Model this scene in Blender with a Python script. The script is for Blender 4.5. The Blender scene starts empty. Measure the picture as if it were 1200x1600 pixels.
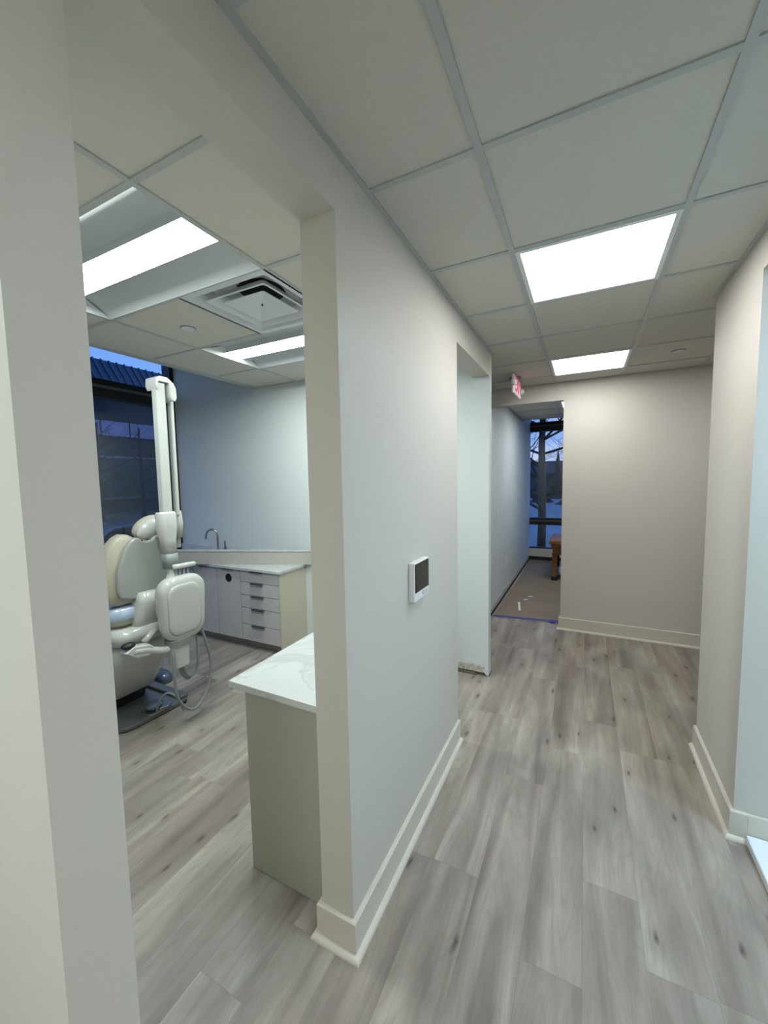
import bpy, bmesh, math, random
from mathutils import Vector, Matrix
S = bpy.context.scene
COL = S.collection
PI = math.pi

# ------------------------------------------------------------------ camera
cam_d = bpy.data.cameras.new('camera')
cam = bpy.data.objects.new('camera', cam_d)
COL.objects.link(cam)
S.camera = cam
cam_d.sensor_fit = 'HORIZONTAL'
cam_d.sensor_width = 36.0
cam_d.lens = 36.0 * 621.18 / 1200.0
cam_d.clip_start = 0.02
cam_d.clip_end = 400
CR = Vector((0.8925258109858091, 0.45062606410338196, -0.01827093524750753))
CU = Vector((-0.02010461976825509, 0.08022667053133002, 0.9965738736287598))
CF = Vector((-0.4505479785639902, 0.8891005745618165, -0.08066403985513047))
M = Matrix((CR, CU, -CF)).transposed().to_4x4()
M.translation = (0, 0, 1.670)
cam.matrix_world = M

# ------------------------------------------------------------------ view and exposure
S.view_settings.view_transform = 'Standard'
S.view_settings.look = 'None'
S.view_settings.gamma = 1.0
S.view_settings.use_curve_mapping = False
S.view_settings.exposure = 0.42

# light levels
HALL_LIGHT = 12.0
TROFFER_LIGHT = 38.0
SIDE_LIGHT = 32.0
SKY = 1.0


def lin(c):
    return tuple(((v / 255) / 12.92 if v / 255 <= .04045 else ((v / 255 + .055) / 1.055) ** 2.4) for v in c)


# ------------------------------------------------------------------ dusk sky
W = bpy.data.worlds.new('dusk_sky')
S.world = W
W.use_nodes = True
nt = W.node_tree
nt.nodes.clear()
wo = nt.nodes.new('ShaderNodeOutputWorld')
bg = nt.nodes.new('ShaderNodeBackground')
tc = nt.nodes.new('ShaderNodeTexCoord')
sep = nt.nodes.new('ShaderNodeSeparateXYZ')
nt.links.new(tc.outputs['Generated'], sep.inputs[0])
ramp = nt.nodes.new('ShaderNodeValToRGB')
ramp.color_ramp.elements[0].position = 0.0
ramp.color_ramp.elements[0].color = (*lin((158, 186, 240)), 1)
ramp.color_ramp.elements[1].position = 0.35
ramp.color_ramp.elements[1].color = (*lin((112, 170, 250)), 1)
nt.links.new(sep.outputs['Z'], ramp.inputs[0])
mp = nt.nodes.new('ShaderNodeMapping')
mp.inputs['Scale'].default_value = (3, 3, 9)
nt.links.new(tc.outputs['Generated'], mp.inputs[0])
nz = nt.nodes.new('ShaderNodeTexNoise')
nz.inputs['Scale'].default_value = 2.2
nz.inputs['Detail'].default_value = 6
nt.links.new(mp.outputs[0], nz.inputs['Vector'])
cr = nt.nodes.new('ShaderNodeValToRGB')
cr.color_ramp.elements[0].position = .45
cr.color_ramp.elements[0].color = (0, 0, 0, 1)
cr.color_ramp.elements[1].position = .65
cr.color_ramp.elements[1].color = (1, 1, 1, 1)
nt.links.new(nz.outputs[0], cr.inputs[0])
cy = nt.nodes.new('ShaderNodeMath')
cy.operation = 'MULTIPLY'
cy.use_clamp = True
ym = nt.nodes.new('ShaderNodeMath')
ym.operation = 'SUBTRACT'
ym.inputs[1].default_value = .65
ym.use_clamp = True
nt.links.new(sep.outputs['Y'], ym.inputs[0])
ym2 = nt.nodes.new('ShaderNodeMath')
ym2.operation = 'MULTIPLY'
ym2.inputs[1].default_value = 4
ym2.use_clamp = True
nt.links.new(ym.outputs[0], ym2.inputs[0])
nt.links.new(cr.outputs[0], cy.inputs[0])
nt.links.new(ym2.outputs[0], cy.inputs[1])
mx = nt.nodes.new('ShaderNodeMix')
mx.data_type = 'RGBA'
nt.links.new(cy.outputs[0], mx.inputs[0])
nt.links.new(ramp.outputs[0], mx.inputs[6])
mx.inputs[7].default_value = (*lin((206, 216, 242)), 1)
nt.links.new(mx.outputs[2], bg.inputs['Color'])
bg.inputs['Strength'].default_value = SKY
nt.links.new(bg.outputs[0], wo.inputs[0])


# ------------------------------------------------------------------ materials
def mat(name, rgb, rough=.5, metal=0., bump=0., bscale=200., spec=.5, vary=0., vscale=3., vstretch=(1, 1, 1), coat=0.):
    m = bpy.data.materials.new(name)
    m.use_nodes = True
    t = m.node_tree
    b = t.nodes['Principled BSDF']
    b.inputs['Base Color'].default_value = (*lin(rgb), 1)
    b.inputs['Roughness'].default_value = rough
    b.inputs['Metallic'].default_value = metal
    b.inputs['Specular IOR Level'].default_value = spec
    b.inputs['Coat Weight'].default_value = coat
    g = t.nodes.new('ShaderNodeNewGeometry')
    mpp = t.nodes.new('ShaderNodeMapping')
    mpp.inputs['Scale'].default_value = vstretch
    t.links.new(g.outputs['Position'], mpp.inputs[0])
    if bump:
        n = t.nodes.new('ShaderNodeTexNoise')
        n.inputs['Scale'].default_value = bscale
        n.inputs['Detail'].default_value = 3
        t.links.new(g.outputs['Position'], n.inputs['Vector'])
        bp = t.nodes.new('ShaderNodeBump')
        bp.inputs['Strength'].default_value = bump
        bp.inputs['Distance'].default_value = .002
        t.links.new(n.outputs[0], bp.inputs['Height'])
        t.links.new(bp.outputs[0], b.inputs['Normal'])
    if vary:
        n2 = t.nodes.new('ShaderNodeTexNoise')
        n2.inputs['Scale'].default_value = vscale
        n2.inputs['Detail'].default_value = 4
        t.links.new(mpp.outputs[0], n2.inputs['Vector'])
        mr = t.nodes.new('ShaderNodeMapRange')
        mr.inputs[1].default_value = .3
        mr.inputs[2].default_value = .7
        mr.inputs[3].default_value = 1 - vary
        mr.inputs[4].default_value = 1 + vary
        t.links.new(n2.outputs[0], mr.inputs[0])
        x = t.nodes.new('ShaderNodeVectorMath')
        x.operation = 'SCALE'
        x.inputs[0].default_value = lin(rgb)
        t.links.new(mr.outputs[0], x.inputs['Scale'])
        t.links.new(x.outputs[0], b.inputs['Base Color'])
    return m


def emit(name, rgb, strength):
    m = bpy.data.materials.new(name)
    m.use_nodes = True
    t = m.node_tree
    t.nodes.clear()
    o = t.nodes.new('ShaderNodeOutputMaterial')
    e = t.nodes.new('ShaderNodeEmission')
    e.inputs[0].default_value = (*rgb, 1)
    e.inputs[1].default_value = strength
    t.links.new(e.outputs[0], o.inputs[0])
    return m


def glass_mat(name, tint):
    m = bpy.data.materials.new(name)
    m.use_nodes = True
    t = m.node_tree
    t.nodes.clear()
    o = t.nodes.new('ShaderNodeOutputMaterial')
    tr = t.nodes.new('ShaderNodeBsdfTransparent')
    tr.inputs[0].default_value = (*tint, 1)
    gl = t.nodes.new('ShaderNodeBsdfGlossy')
    gl.inputs['Roughness'].default_value = .01
    mxx = t.nodes.new('ShaderNodeMixShader')
    mxx.inputs[0].default_value = .07
    t.links.new(tr.outputs[0], mxx.inputs[1])
    t.links.new(gl.outputs[0], mxx.inputs[2])
    t.links.new(mxx.outputs[0], o.inputs[0])
    return m


WALL = mat('greige_wall_paint', (198, 194, 185), .62, bump=.12, bscale=260, spec=.3)
WALLB = mat('pale_grey_wall_paint', (200, 205, 202), .6, bump=.12, bscale=260, spec=.3)
TRIMM = mat('greige_satin_trim', (204, 199, 187), .38, spec=.45)
TILE = mat('ceiling_tile_board', (201, 199, 190), .95, bump=.5, bscale=420, spec=.05, vary=.02, vscale=90)
TEE = mat('ceiling_grid_metal', (176, 180, 178), .45, spec=.4)
BLACKM = mat('black_void', (8, 8, 9), .8)
FRAME = mat('black_aluminium', (10, 11, 13), .45)
CAPM = mat('grey_aluminium', (90, 92, 95), .4, metal=.3)
WHITE = mat('white_gloss_shell', (184, 186, 180), .16, coat=.3, spec=.55)
WHITEM = mat('white_satin', (222, 224, 222), .4)
SHELL2 = mat('pale_grey_shell', (150, 154, 150), .3, coat=.2)
UPH = mat('cream_upholstery', (166, 161, 143), .42, bump=.15, bscale=300)
HOSE = mat('grey_hose', (122, 128, 130), .5)
GREYR = mat('mid_grey_ring', (128, 132, 131), .4)
DARKM = mat('dark_rubber', (22, 23, 25), .5)
CHROME = mat('brushed_nickel', (150, 150, 148), .28, metal=.9)
BEIGE = mat('beige_laminate_side', (196, 190, 170), .5, vary=.02, vscale=30)
BEIGE2 = mat('greige_laminate_panel', (170, 167, 155), .5, bump=.1, bscale=400)
WOODG = mat('grey_woodgrain_laminate', (188, 184, 180), .5, vary=.08, vscale=14, vstretch=(1, 1, 9))
GAP = mat('dark_joint', (50, 48, 46), .8)
PULL = mat('dark_edge_pull', (104, 106, 110), .35, metal=.5)
KICK = mat('toe_kick_laminate', (160, 152, 134), .6)
APRON = mat('greige_apron', (176, 174, 164), .5)
RED = emit('red_sign_letters', (.60, .07, .14), .7)
SIGNW = mat('white_sign_plastic', (235, 228, 230), .4)
GLASS = glass_mat('window_glass', (.86, .9, .93))
SCREEN = mat('black_glass_screen', (16, 16, 15), .12, spec=.6)
SCREENI = mat('dim_screen_area', (52, 52, 48), .2, spec=.5)
TAPE = mat('blue_painters_tape', (36, 66, 150), .7)
WOODO = mat('orange_brown_wood', (122, 82, 44), .5, vary=.25, vscale=16, vstretch=(1, 1, .2))
WOODD = mat('dark_brown_wood', (62, 38, 22), .6, vary=.2, vscale=16)
PLATE = mat('grey_base_plate', (96, 99, 100), .30, metal=.1, spec=.6)
PEDALM = mat('blue_grey_pedal', (88, 102, 124), .25, metal=.3, coat=.3)
LIT = emit('cool_light_lens', (.99, .98, .98), HALL_LIGHT)
LITT = emit('troffer_light_lens', (.90, 1.0, .99), TROFFER_LIGHT)
LITS = emit('added_side_light_lens', (.56, .80, 1.0), 36.)  # glow of the added panel that tints the side room blue
LITG = emit('next_room_light_lens', (.80, .98, 1.0), SIDE_LIGHT)
LITB = emit('added_rear_light_lens', (.95, .98, 1.0), 30.)  # strong glow of the added panel behind the camera
LITF = emit('far_room_light_lens', (.92, .97, 1.0), 20.)
LITC = emit('added_corner_light_lens', (.95, .97, 1.0), 5.)  # weak glow of the added panel round the corner
REFL = mat('white_troffer_reflector', (186, 192, 194), .5)
PAPER = mat('brown_floor_paper', (128, 113, 96), .7, vary=.12, vscale=2.5)
PLAST = mat('torn_plaster', (176, 170, 156), .9, vary=.3, vscale=30)
SUBST = mat('raw_board_edge', (104, 98, 84), .95, vary=.3, vscale=40)


def marble():
    m = mat('white_veined_quartz', (226, 228, 226), .22, spec=.5)
    t = m.node_tree
    b = t.nodes['Principled BSDF']
    g = t.nodes.new('ShaderNodeNewGeometry')
    n = t.nodes.new('ShaderNodeTexNoise')
    n.inputs['Scale'].default_value = 3.2
    n.inputs['Detail'].default_value = 7
    n.inputs['Distortion'].default_value = 1.6
    t.links.new(g.outputs['Position'], n.inputs['Vector'])
    r = t.nodes.new('ShaderNodeValToRGB')
    e = r.color_ramp.elements
    e[0].position = .30
    e[0].color = (*lin((184, 187, 186)), 1)
    e[1].position = .75
    e[1].color = (*lin((200, 202, 199)), 1)
    k = e.new(.50)
    k.color = (*lin((196, 198, 196)), 1)
    k = e.new(.54)
    k.color = (*lin((180, 183, 182)), 1)
    k = e.new(.58)
    k.color = (*lin((198, 200, 198)), 1)
    t.links.new(n.outputs[0], r.inputs[0])
    t.links.new(r.outputs[0], b.inputs['Base Color'])
    return m


QUARTZ = marble()


class NB:
    def __init__(s, t):
        s.t = t

    def v(s, x, sock):
        if isinstance(x, (int, float)):
            sock.default_value = x
        else:
            s.t.links.new(x, sock)

    def m(s, op, a, b=0., c=0., clamp=False):
        n = s.t.nodes.new('ShaderNodeMath')
        n.operation = op
        n.use_clamp = clamp
        s.v(a, n.inputs[0])
        s.v(b, n.inputs[1])
        s.v(c, n.inputs[2])
        return n.outputs[0]

    def xyz(s, x, y, z):
        n = s.t.nodes.new('ShaderNodeCombineXYZ')
        s.v(x, n.inputs[0])
        s.v(y, n.inputs[1])
        s.v(z, n.inputs[2])
        return n.outputs[0]

    def noise(s, vec, scale=1., detail=3., rough=.5, dist=0.):
        n = s.t.nodes.new('ShaderNodeTexNoise')
        n.inputs['Scale'].default_value = scale
        n.inputs['Detail'].default_value = detail
        n.inputs['Roughness'].default_value = rough
        n.inputs['Distortion'].default_value = dist
        s.t.links.new(vec, n.inputs['Vector'])
        return n.outputs[0]

    def white(s, vec):
        n = s.t.nodes.new('ShaderNodeTexWhiteNoise')
        n.noise_dimensions = '3D'
        s.t.links.new(vec, n.inputs['Vector'])
        return n.outputs[0]

    def ramp(s, x, stops):
        n = s.t.nodes.new('ShaderNodeValToRGB')
        e = n.color_ramp.elements
        e[0].position, e[0].color = stops[0][0], (*stops[0][1], 1)
        e[1].position, e[1].color = stops[-1][0], (*stops[-1][1], 1)
        for p, c in stops[1:-1]:
            k = e.new(p)
            k.color = (*c, 1)
        s.v(x, n.inputs[0])
        return n.outputs[0]

    def rng(s, x, a, b, c, d):
        n = s.t.nodes.new('ShaderNodeMapRange')
        s.v(x, n.inputs[0])
        for i, q in enumerate((a, b, c, d)):
            n.inputs[i + 1].default_value = q
        return n.outputs[0]

    def mix(s, f, a, b, kind='MIX'):
        n = s.t.nodes.new('ShaderNodeMix')
        n.data_type = 'RGBA'
        n.blend_type = kind
        s.v(f, n.inputs[0])
        for sock, q in ((n.inputs[6], a), (n.inputs[7], b)):
            if isinstance(q, tuple):
                sock.default_value = (*q, 1)
            else:
                s.t.links.new(q, sock)
        return n.outputs[2]


def floor_material():
    m = bpy.data.materials.new('grey_oak_vinyl_plank')
    m.use_nodes = True
    t = m.node_tree
    b = t.nodes['Principled BSDF']
    B = NB(t)
    g = t.nodes.new('ShaderNodeNewGeometry')
    sp = t.nodes.new('ShaderNodeSeparateXYZ')
    t.links.new(g.outputs['Position'], sp.inputs[0])
    X, Y = sp.outputs[0], sp.outputs[1]
    Wd, Ln = .195, 1.22
    u = B.m('DIVIDE', B.m('SUBTRACT', X, .023), Wd)
    row = B.m('FLOOR', u)
    fu = B.m('FRACT', u)
    # plank end joints: the joint position along each row
    joints = {-4: 1.53, -3: 1.535, -2: 2.19, -1: 1.32, 0: 1.715, 1: 2.69, 2: 1.475, 3: 3.4}
    off = B.white(B.xyz(row, 7.3, 1.1))
    off = B.m('MULTIPLY', off, Ln)
    for k, j in joints.items():
        sel = B.m('COMPARE', row, float(k), .4)
        off = B.m('ADD', B.m('MULTIPLY', off, B.m('SUBTRACT', 1., sel)), B.m('MULTIPLY', sel, j))
    w = B.m('DIVIDE', B.m('SUBTRACT', Y, off), Ln)
    pid = B.m('FLOOR', w)
    fw = B.m('FRACT', w)
    idv = B.xyz(row, pid, 3.7)
    r1 = B.white(idv)
    r2 = B.white(B.xyz(row, pid, 9.1))
    # streaky grain, shifted per plank
    vec = B.xyz(B.m('MULTIPLY_ADD', r1, 31., B.m('MULTIPLY', X, 1.)), B.m('MULTIPLY', Y, .085), B.m('MULTIPLY', r2, 17.))
    fine = B.noise(B.xyz(B.m('ADD', X, B.m('MULTIPLY', r1, 11.)), B.m('MULTIPLY', Y, .05), r2), 190., 4, .6)
    broad = B.noise(vec, 9., 3, .5, .8)
    vec2 = B.xyz(B.m('MULTIPLY_ADD', r2, 23., X), B.m('MULTIPLY', Y, .32), B.m('MULTIPLY', r1, 9.))
    blotch = B.noise(vec2, 5.5, 4, .55, .4)
    # cathedral figure
    ring = B.noise(B.xyz(B.m('MULTIPLY_ADD', r1, 5., B.m('MULTIPLY', X, 1.)), B.m('MULTIPLY', Y, .14), r1), 7., 1, .4, .2)
    ringw = B.m('FRACT', B.m('MULTIPLY', ring, 17.))
    ringl = B.m('POWER', B.m('ABSOLUTE', B.m('SUBTRACT', B.m('MULTIPLY', ringw, 2.), 1.)), 5.)
    # knots
    vo = t.nodes.new('ShaderNodeTexVoronoi')
    vo.voronoi_dimensions = '2D'
    vo.inputs['Scale'].default_value = 1.0
    nd = B.noise(B.xyz(X, Y, 0.), 14., 2)
    t.links.new(B.xyz(B.m('ADD', B.m('MULTIPLY', X, 5.2), B.m('MULTIPLY', nd, .10)), B.m('ADD', B.m('MULTIPLY', Y, 1.9), B.m('MULTIPLY', nd, .10)), row), vo.inputs['Vector'])
    kd = vo.outputs['Distance']
    kc = B.white(vo.outputs['Position'])
    kon = B.m('GREATER_THAN', kc, .52)
    ksz = B.m('MULTIPLY_ADD', kc, .11, -.01)
    knot = B.m('MULTIPLY', kon, B.m('SUBTRACT', 1., B.m('DIVIDE', kd, ksz), clamp=True), clamp=True)
    halo = B.m('MULTIPLY', kon, B.m('SUBTRACT', 1., B.m('DIVIDE', kd, B.m('MULTIPLY', ksz, 3.6)), clamp=True), clamp=True)
    base = B.ramp(broad, [(.25, lin((122, 112, 104))), (.42, lin((146, 137, 128))), (.58, lin((161, 153, 143))), (.76, lin((182, 175, 165)))])
    tone = B.rng(r1, 0, 1, .88, 1.06)
    base = B.mix(1., base, B.xyz(tone, tone, tone), 'MULTIPLY')
    bl = B.rng(blotch, .34, .66, .70, 1.09)
    base = B.mix(1., base, B.xyz(bl, bl, B.m('MULTIPLY', bl, 1.0)), 'MULTIPLY')
    fg = B.rng(fine, .3, .7, .93, 1.05)
    base = B.mix(1., base, B.xyz(fg, fg, fg), 'MULTIPLY')
    base = B.mix(B.m('MULTIPLY', ringl, .30), base, lin((128, 112, 96)))
    base = B.mix(B.m('MULTIPLY', halo, .42), base, lin((112, 100, 92)))
    base = B.mix(B.m('MULTIPLY', knot, .9), base, lin((62, 54, 50)))
    # seams
    e1 = B.m('MINIMUM', fu, B.m('SUBTRACT', 1., fu))
    e2 = B.m('MINIMUM', fw, B.m('SUBTRACT', 1., fw))
    s1 = B.m('LESS_THAN', e1, .0045)
    s2 = B.m('LESS_THAN', e2, .0009)
    seam = B.m('MAXIMUM', s1, s2)
    base = B.mix(B.m('MULTIPLY', seam, .35), base, lin((96, 86, 78)))
    t.links.new(base, b.inputs['Base Color'])
    rr = B.rng(fine, .3, .7, .40, .52)
    t.links.new(rr, b.inputs['Roughness'])
    b.inputs['Specular IOR Level'].default_value = .4
    bu = t.nodes.new('ShaderNodeBump')
    bu.inputs['Strength'].default_value = .15
    bu.inputs['Distance'].default_value = .001
    t.links.new(B.m('SUBTRACT', fine, seam), bu.inputs['Height'])
    t.links.new(bu.outputs[0], b.inputs['Normal'])
    return m


FLOOR = floor_material()


# ------------------------------------------------------------------ geometry helpers
class MB:
    def __init__(s):
        s.b = bmesh.new()

    def poly(s, pts):
        return s.b.faces.new([s.b.verts.new(p) for p in pts])

    def box(s, x0, x1, y0, y1, z0, z1):
        v = [s.b.verts.new((x, y, z)) for x in (x0, x1) for y in (y0, y1) for z in (z0, z1)]
        for f in ((0, 1, 3, 2), (4, 6, 7, 5), (0, 4, 5, 1), (2, 3, 7, 6), (0, 2, 6, 4), (1, 5, 7, 3)):
            s.b.faces.new([v[i] for i in f])
        return s

    def obox(s, c, ax, ay, az, hx, hy, hz):
        c = Vector(c)
        ax, ay, az = Vector(ax), Vector(ay), Vector(az)
        v = [s.b.verts.new(c + ax * hx * i + ay * hy * j + az * hz * k) for i in (-1, 1) for j in (-1, 1) for k in (-1, 1)]
        for f in ((0, 1, 3, 2), (4, 6, 7, 5), (0, 4, 5, 1), (2, 3, 7, 6), (0, 2, 6, 4), (1, 5, 7, 3)):
            s.b.faces.new([v[i] for i in f])
        return s

    def prism(s, pts, d):
        """closed polygon (3D points) swept by vector d"""
        d = Vector(d)
        a = [s.b.verts.new(Vector(p)) for p in pts]
        c = [s.b.verts.new(Vector(p) + d) for p in pts]
        n = len(pts)
        s.b.faces.new(a)
        s.b.faces.new(list(reversed(c)))
        for i in range(n):
            s.b.faces.new((a[i], c[i], c[(i + 1) % n], a[(i + 1) % n]))
        return s

    def loft(s, rings, cap=True):
        R = [[s.b.verts.new(p) for p in r] for r in rings]
        n = len(R[0])
        for a, c in zip(R, R[1:]):
            for i in range(n):
                s.b.faces.new((a[i], a[(i + 1) % n], c[(i + 1) % n], c[i]))
        if cap:
            s.b.faces.new(list(reversed(R[0])))
            s.b.faces.new(R[-1])
        return s

    def tube(s, pts, r, n=10):
        pts = [Vector(p) for p in pts]
        rs = r if isinstance(r, (list, tuple)) else [r] * len(pts)
        rings = []
        up = Vector((0, 0, 1))
        prev = None
        for i, p in enumerate(pts):
            d = (pts[min(i + 1, len(pts) - 1)] - pts[max(i - 1, 0)]).normalized()
            if prev is None:
                a = d.cross(up)
                if a.length < .05:
                    a = d.cross(Vector((1, 0, 0)))
            else:
                a = prev - d * prev.dot(d)
            a.normalize()
            prev = a
            b2 = d.cross(a)
            rings.append([p + (a * math.cos(q) + b2 * math.sin(q)) * rs[i] for q in [2 * PI * k / n for k in range(n)]])
        return s.loft(rings)

    def ell(s, c, rx, ry, rz, n=20, m=12, rot=None):
        c = Vector(c)
        rot = rot or Matrix.Identity(3)
        rings = []
        for j in range(1, m):
            t = PI * j / m
            rings.append([c + rot @ Vector((rx * math.sin(t) * math.cos(q), ry * math.sin(t) * math.sin(q), -rz * math.cos(t))) for q in [2 * PI * k / n for k in range(n)]])
        R = [[s.b.verts.new(p) for p in r] for r in rings]
        for a, b2 in zip(R, R[1:]):
            for i in range(n):
                s.b.faces.new((a[i], a[(i + 1) % n], b2[(i + 1) % n], b2[i]))
        p0 = s.b.verts.new(c + rot @ Vector((0, 0, -rz)))
        p1 = s.b.verts.new(c + rot @ Vector((0, 0, rz)))
        for i in range(n):
            s.b.faces.new((p0, R[0][(i + 1) % n], R[0][i]))
            s.b.faces.new((p1, R[-1][i], R[-1][(i + 1) % n]))
        return s

    def build(s, name, m, parent=None, bevel=0., seg=3, smooth=False, sub=0, kind=None, label=None, cat=None, group=None):
        bmesh.ops.recalc_face_normals(s.b, faces=s.b.faces[:])
        me = bpy.data.meshes.new(name)
        s.b.to_mesh(me)
        s.b.free()
        me.materials.append(m)
        o = bpy.data.objects.new(name, me)
        COL.objects.link(o)
        if parent is not None:
            o.parent = parent
            o.matrix_parent_inverse = world_of(parent).inverted()
        if bevel:
            bv = o.modifiers.new('bevel', 'BEVEL')
            bv.width = bevel
            bv.segments = seg
            bv.limit_method = 'ANGLE'
            bv.angle_limit = math.radians(35)
        if sub:
            sb = o.modifiers.new('sub', 'SUBSURF')
            sb.levels = sub
            sb.render_levels = sub
        if smooth or bevel or sub:
            for p in me.polygons:
                p.use_smooth = True
            if bevel and not smooth and not sub:
                wn = o.modifiers.new('wn', 'WEIGHTED_NORMAL')
                wn.keep_sharp = True
        if kind:
            o['kind'] = kind
        if label:
            o['label'] = label
        if cat:
            o['category'] = cat
        if group:
            o['group'] = group
        return o


def world_of(o):
    m = Matrix.Translation(o.location)
    if o.parent is not None:
        m = world_of(o.parent) @ o.matrix_parent_inverse @ m
    return m


def thing(name, loc, label, cat, group=None):
    o = bpy.data.objects.new(name, None)
    o.empty_display_size = .05
    COL.objects.link(o)
    o.location = loc
    o['label'] = label
    o['category'] = cat
    if group:
        o['group'] = group
    return o


def dup(src, delta, label, group=None):
    def cp(o, par):
        c = o.copy()
        COL.objects.link(c)
        if par is not None:
            c.parent = par
            c.matrix_parent_inverse = o.matrix_parent_inverse.copy()
        for ch in list(o.children):
            cp(ch, c)
        return c
    r = cp(src, None)
    r.location = Vector(src.location) + Vector(delta)
    r['label'] = label
    if group:
        r['group'] = group
    return r


def sm(pts, n=8):
    """Catmull-Rom through points"""
    P = [Vector(p) for p in pts]
    P = [P[0] * 2 - P[1]] + P + [P[-1] * 2 - P[-2]]
    out = []
    for i in range(1, len(P) - 2):
        for k in range(n):
            t = k / n
            a, b, c, d = P[i - 1:i + 3]
            out.append(.5 * ((2 * b) + (c - a) * t + (2 * a - 5 * b + 4 * c - d) * t * t + (3 * b - a - 3 * c + d) * t ** 3))
    out.append(P[-2])
    return out


def rrect(w, h, r, n=5):
    out = []
    for cx, cy, a0 in ((w - r, h - r, 0), (-w + r, h - r, 90), (-w + r, -h + r, 180), (w - r, -h + r, 270)):
        for k in range(n + 1):
            a = math.radians(a0 + 90 * k / n)
            out.append((cx + r * math.cos(a), cy + r * math.sin(a)))
    return out


# ------------------------------------------------------------------ the shell
C = 2.6553
TOP = 3.35
XW, XWI = -.6972, -.83
XR = .6375
YF = 4.663
YB = 3.2235
XG = -4.48          # glass line of the operatory
YG = 8.56           # glass line of the far room

MB().box(-4.6, 3.2, -3.0, 8.75, -.12, 0).build('floor', FLOOR, kind='structure')

# wall_left: corridor wall with the two openings of the operatory and one near the camera
w = MB()
w.box(XWI, XW, 1.0813, 2.3715, 0, TOP)
w.box(XWI, XW, -3.0, -.95, 0, TOP)
w.box(XWI, XW, -.95, 1.0813, 2.494, TOP)
w.box(XWI, XW, 2.3715, 3.262, 2.478, TOP)
w.build('wall_left', WALL, kind='structure')
MB().box(XG, XW, .2642, .3658, 0, TOP).build('wall_partition', WALL, kind='structure')
w = MB()
w.box(XG, XW, 3.262, 3.355, .062, TOP)
w.box(XG, XWI - .25, YB, 3.262, 0, TOP)
w.box(XG, -1.1, 3.262, 3.355, 0, .07)
w.build('wall_operatory_back', WALLB, kind='structure')
# corridor right side
w = MB()
w.box(XR, .76, 2.2402, 2.9266, 0, TOP)
w.box(.76, 3.0, 2.2402, 2.35, 0, TOP)
w.box(.76, 3.0, 2.82, 2.9266, 0, TOP)
w.box(XR, .76, .95, 2.2402, 2.508, TOP)
w.box(XR, .76, -3.0, .95, 0, TOP)
w.build('wall_right', WALL, kind='structure')
MB().box(.76, 3.0, .72, .83, 0, TOP).build('wall_side_room', WALLB, kind='structure')
MB().box(3.0, 3.12, -3.0, 8.56, 0, TOP).build('wall_outer_right', WALLB, kind='structure')
# end wall of the corridor
w = MB()
w.box(-.2185, 3.0, YF, 4.78, 0, TOP)
w.box(-2.8, -.2185, YF, 4.78, 2.4717, TOP)
w.box(-2.8, -1.0, YF, 4.78, 0, 2.4717)
w.build('wall_end', WALL, kind='structure')
MB().box(-1.12, -1.0, 4.78, YG, .03, TOP).build('wall_far_left', WALLB, kind='structure')
MB().box(-2.92, -2.8, 3.355, 4.78, 0, TOP).build('wall_branch_end', WALL, kind='structure')
MB().box(XG, 3.0, -3.12, -3.0, 0, TOP).build('wall_behind_camera', WALL, kind='structure')
MB().box(XG - .12, XG, -3.0, .2642, 0, TOP).build('wall_outer_left', WALLB, kind='structure')
MB().box(XG - .15, 3.2, -3.1, 8.9, TOP, TOP + .12).build('wall_light_block_slab', BLACKM, kind='structure')  # unseen slab added over the plenum to stop light leaking in

# ceilings: hanging tiles and grid
HY = [1.2815 + .6096 * k for k in range(-7, 6)]
t = MB()
Z = C + .005


def plane(mb, x0, x1, y0, y1, z=None, th=.012):
    z = Z if z is None else z
    mb.box(x0, x1, y0, y1, z, z + th)


plane(t, XW, XR, -3.0, YF)
plane(t, -2.8, XW, 3.355, YF)
plane(t, XR, 3.0, 2.9266, YF)
plane(t, .76, 3.0, .83, 2.2402)
plane(t, XG, XWI, -3.0, .2642)
# far room, stops short of its window
plane(t, -1.0, 3.0, 4.78, 7.34)
# operatory cells, leaving the troffers and the diffuser open
RX = [-3.1192, -2.566, -1.957, -1.3475, XWI]
RY = [.3658, .872, 1.480, 2.088, 2.697, YB]
for i in range(4):
    for j in range(5):
        if (j in (1, 3) and i in (1, 2)) or (i == 2 and j == 2):
            continue
        plane(t, RX[i], RX[i + 1], RY[j], RY[j + 1])
t.build('ceiling', TILE, kind='structure')

g = MB()
hw = .012


def teey(x, y0, y1, z0=None, h=None):
    g.box(x - (h or hw), x + (h or hw), y0, y1, C - .001 if z0 is None else z0, C + .0056)


def teex(y, x0, x1):
    g.box(x0, x1, y - hw, y + hw, C - .0004, C + .0056)


for x in (-.3075, .318):
    teey(x, -3.0, YF)
teey(-.917, 3.355, YF)
teey(-1.53, 3.355, YF)
teey(.93, 2.9266, YF)
teey(1.54, 2.9266, YF)
for y in HY:
    x0, x1 = XW, XR
    if y > 3.355:
        x0 = -2.8
    if y > 2.93:
        x1 = 3.0
    teex(y, x0, x1)
for x in RX[1:4]:
    if x == RX[2]:
        for a0, a1 in ((.3658, RY[1]), (RY[2], RY[3]), (RY[4], YB)):
            teey(x, a0, a1)
    else:
        teey(x, .3658, YB)
for y in RY[1:5]:
    teex(y, RX[0], XWI)
for x in (-.385, .225, .83):
    teey(x, 4.78, 7.34)
for y in (5.765, 6.375, 6.985):
    teex(y, -1.0, 3.0)
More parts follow.
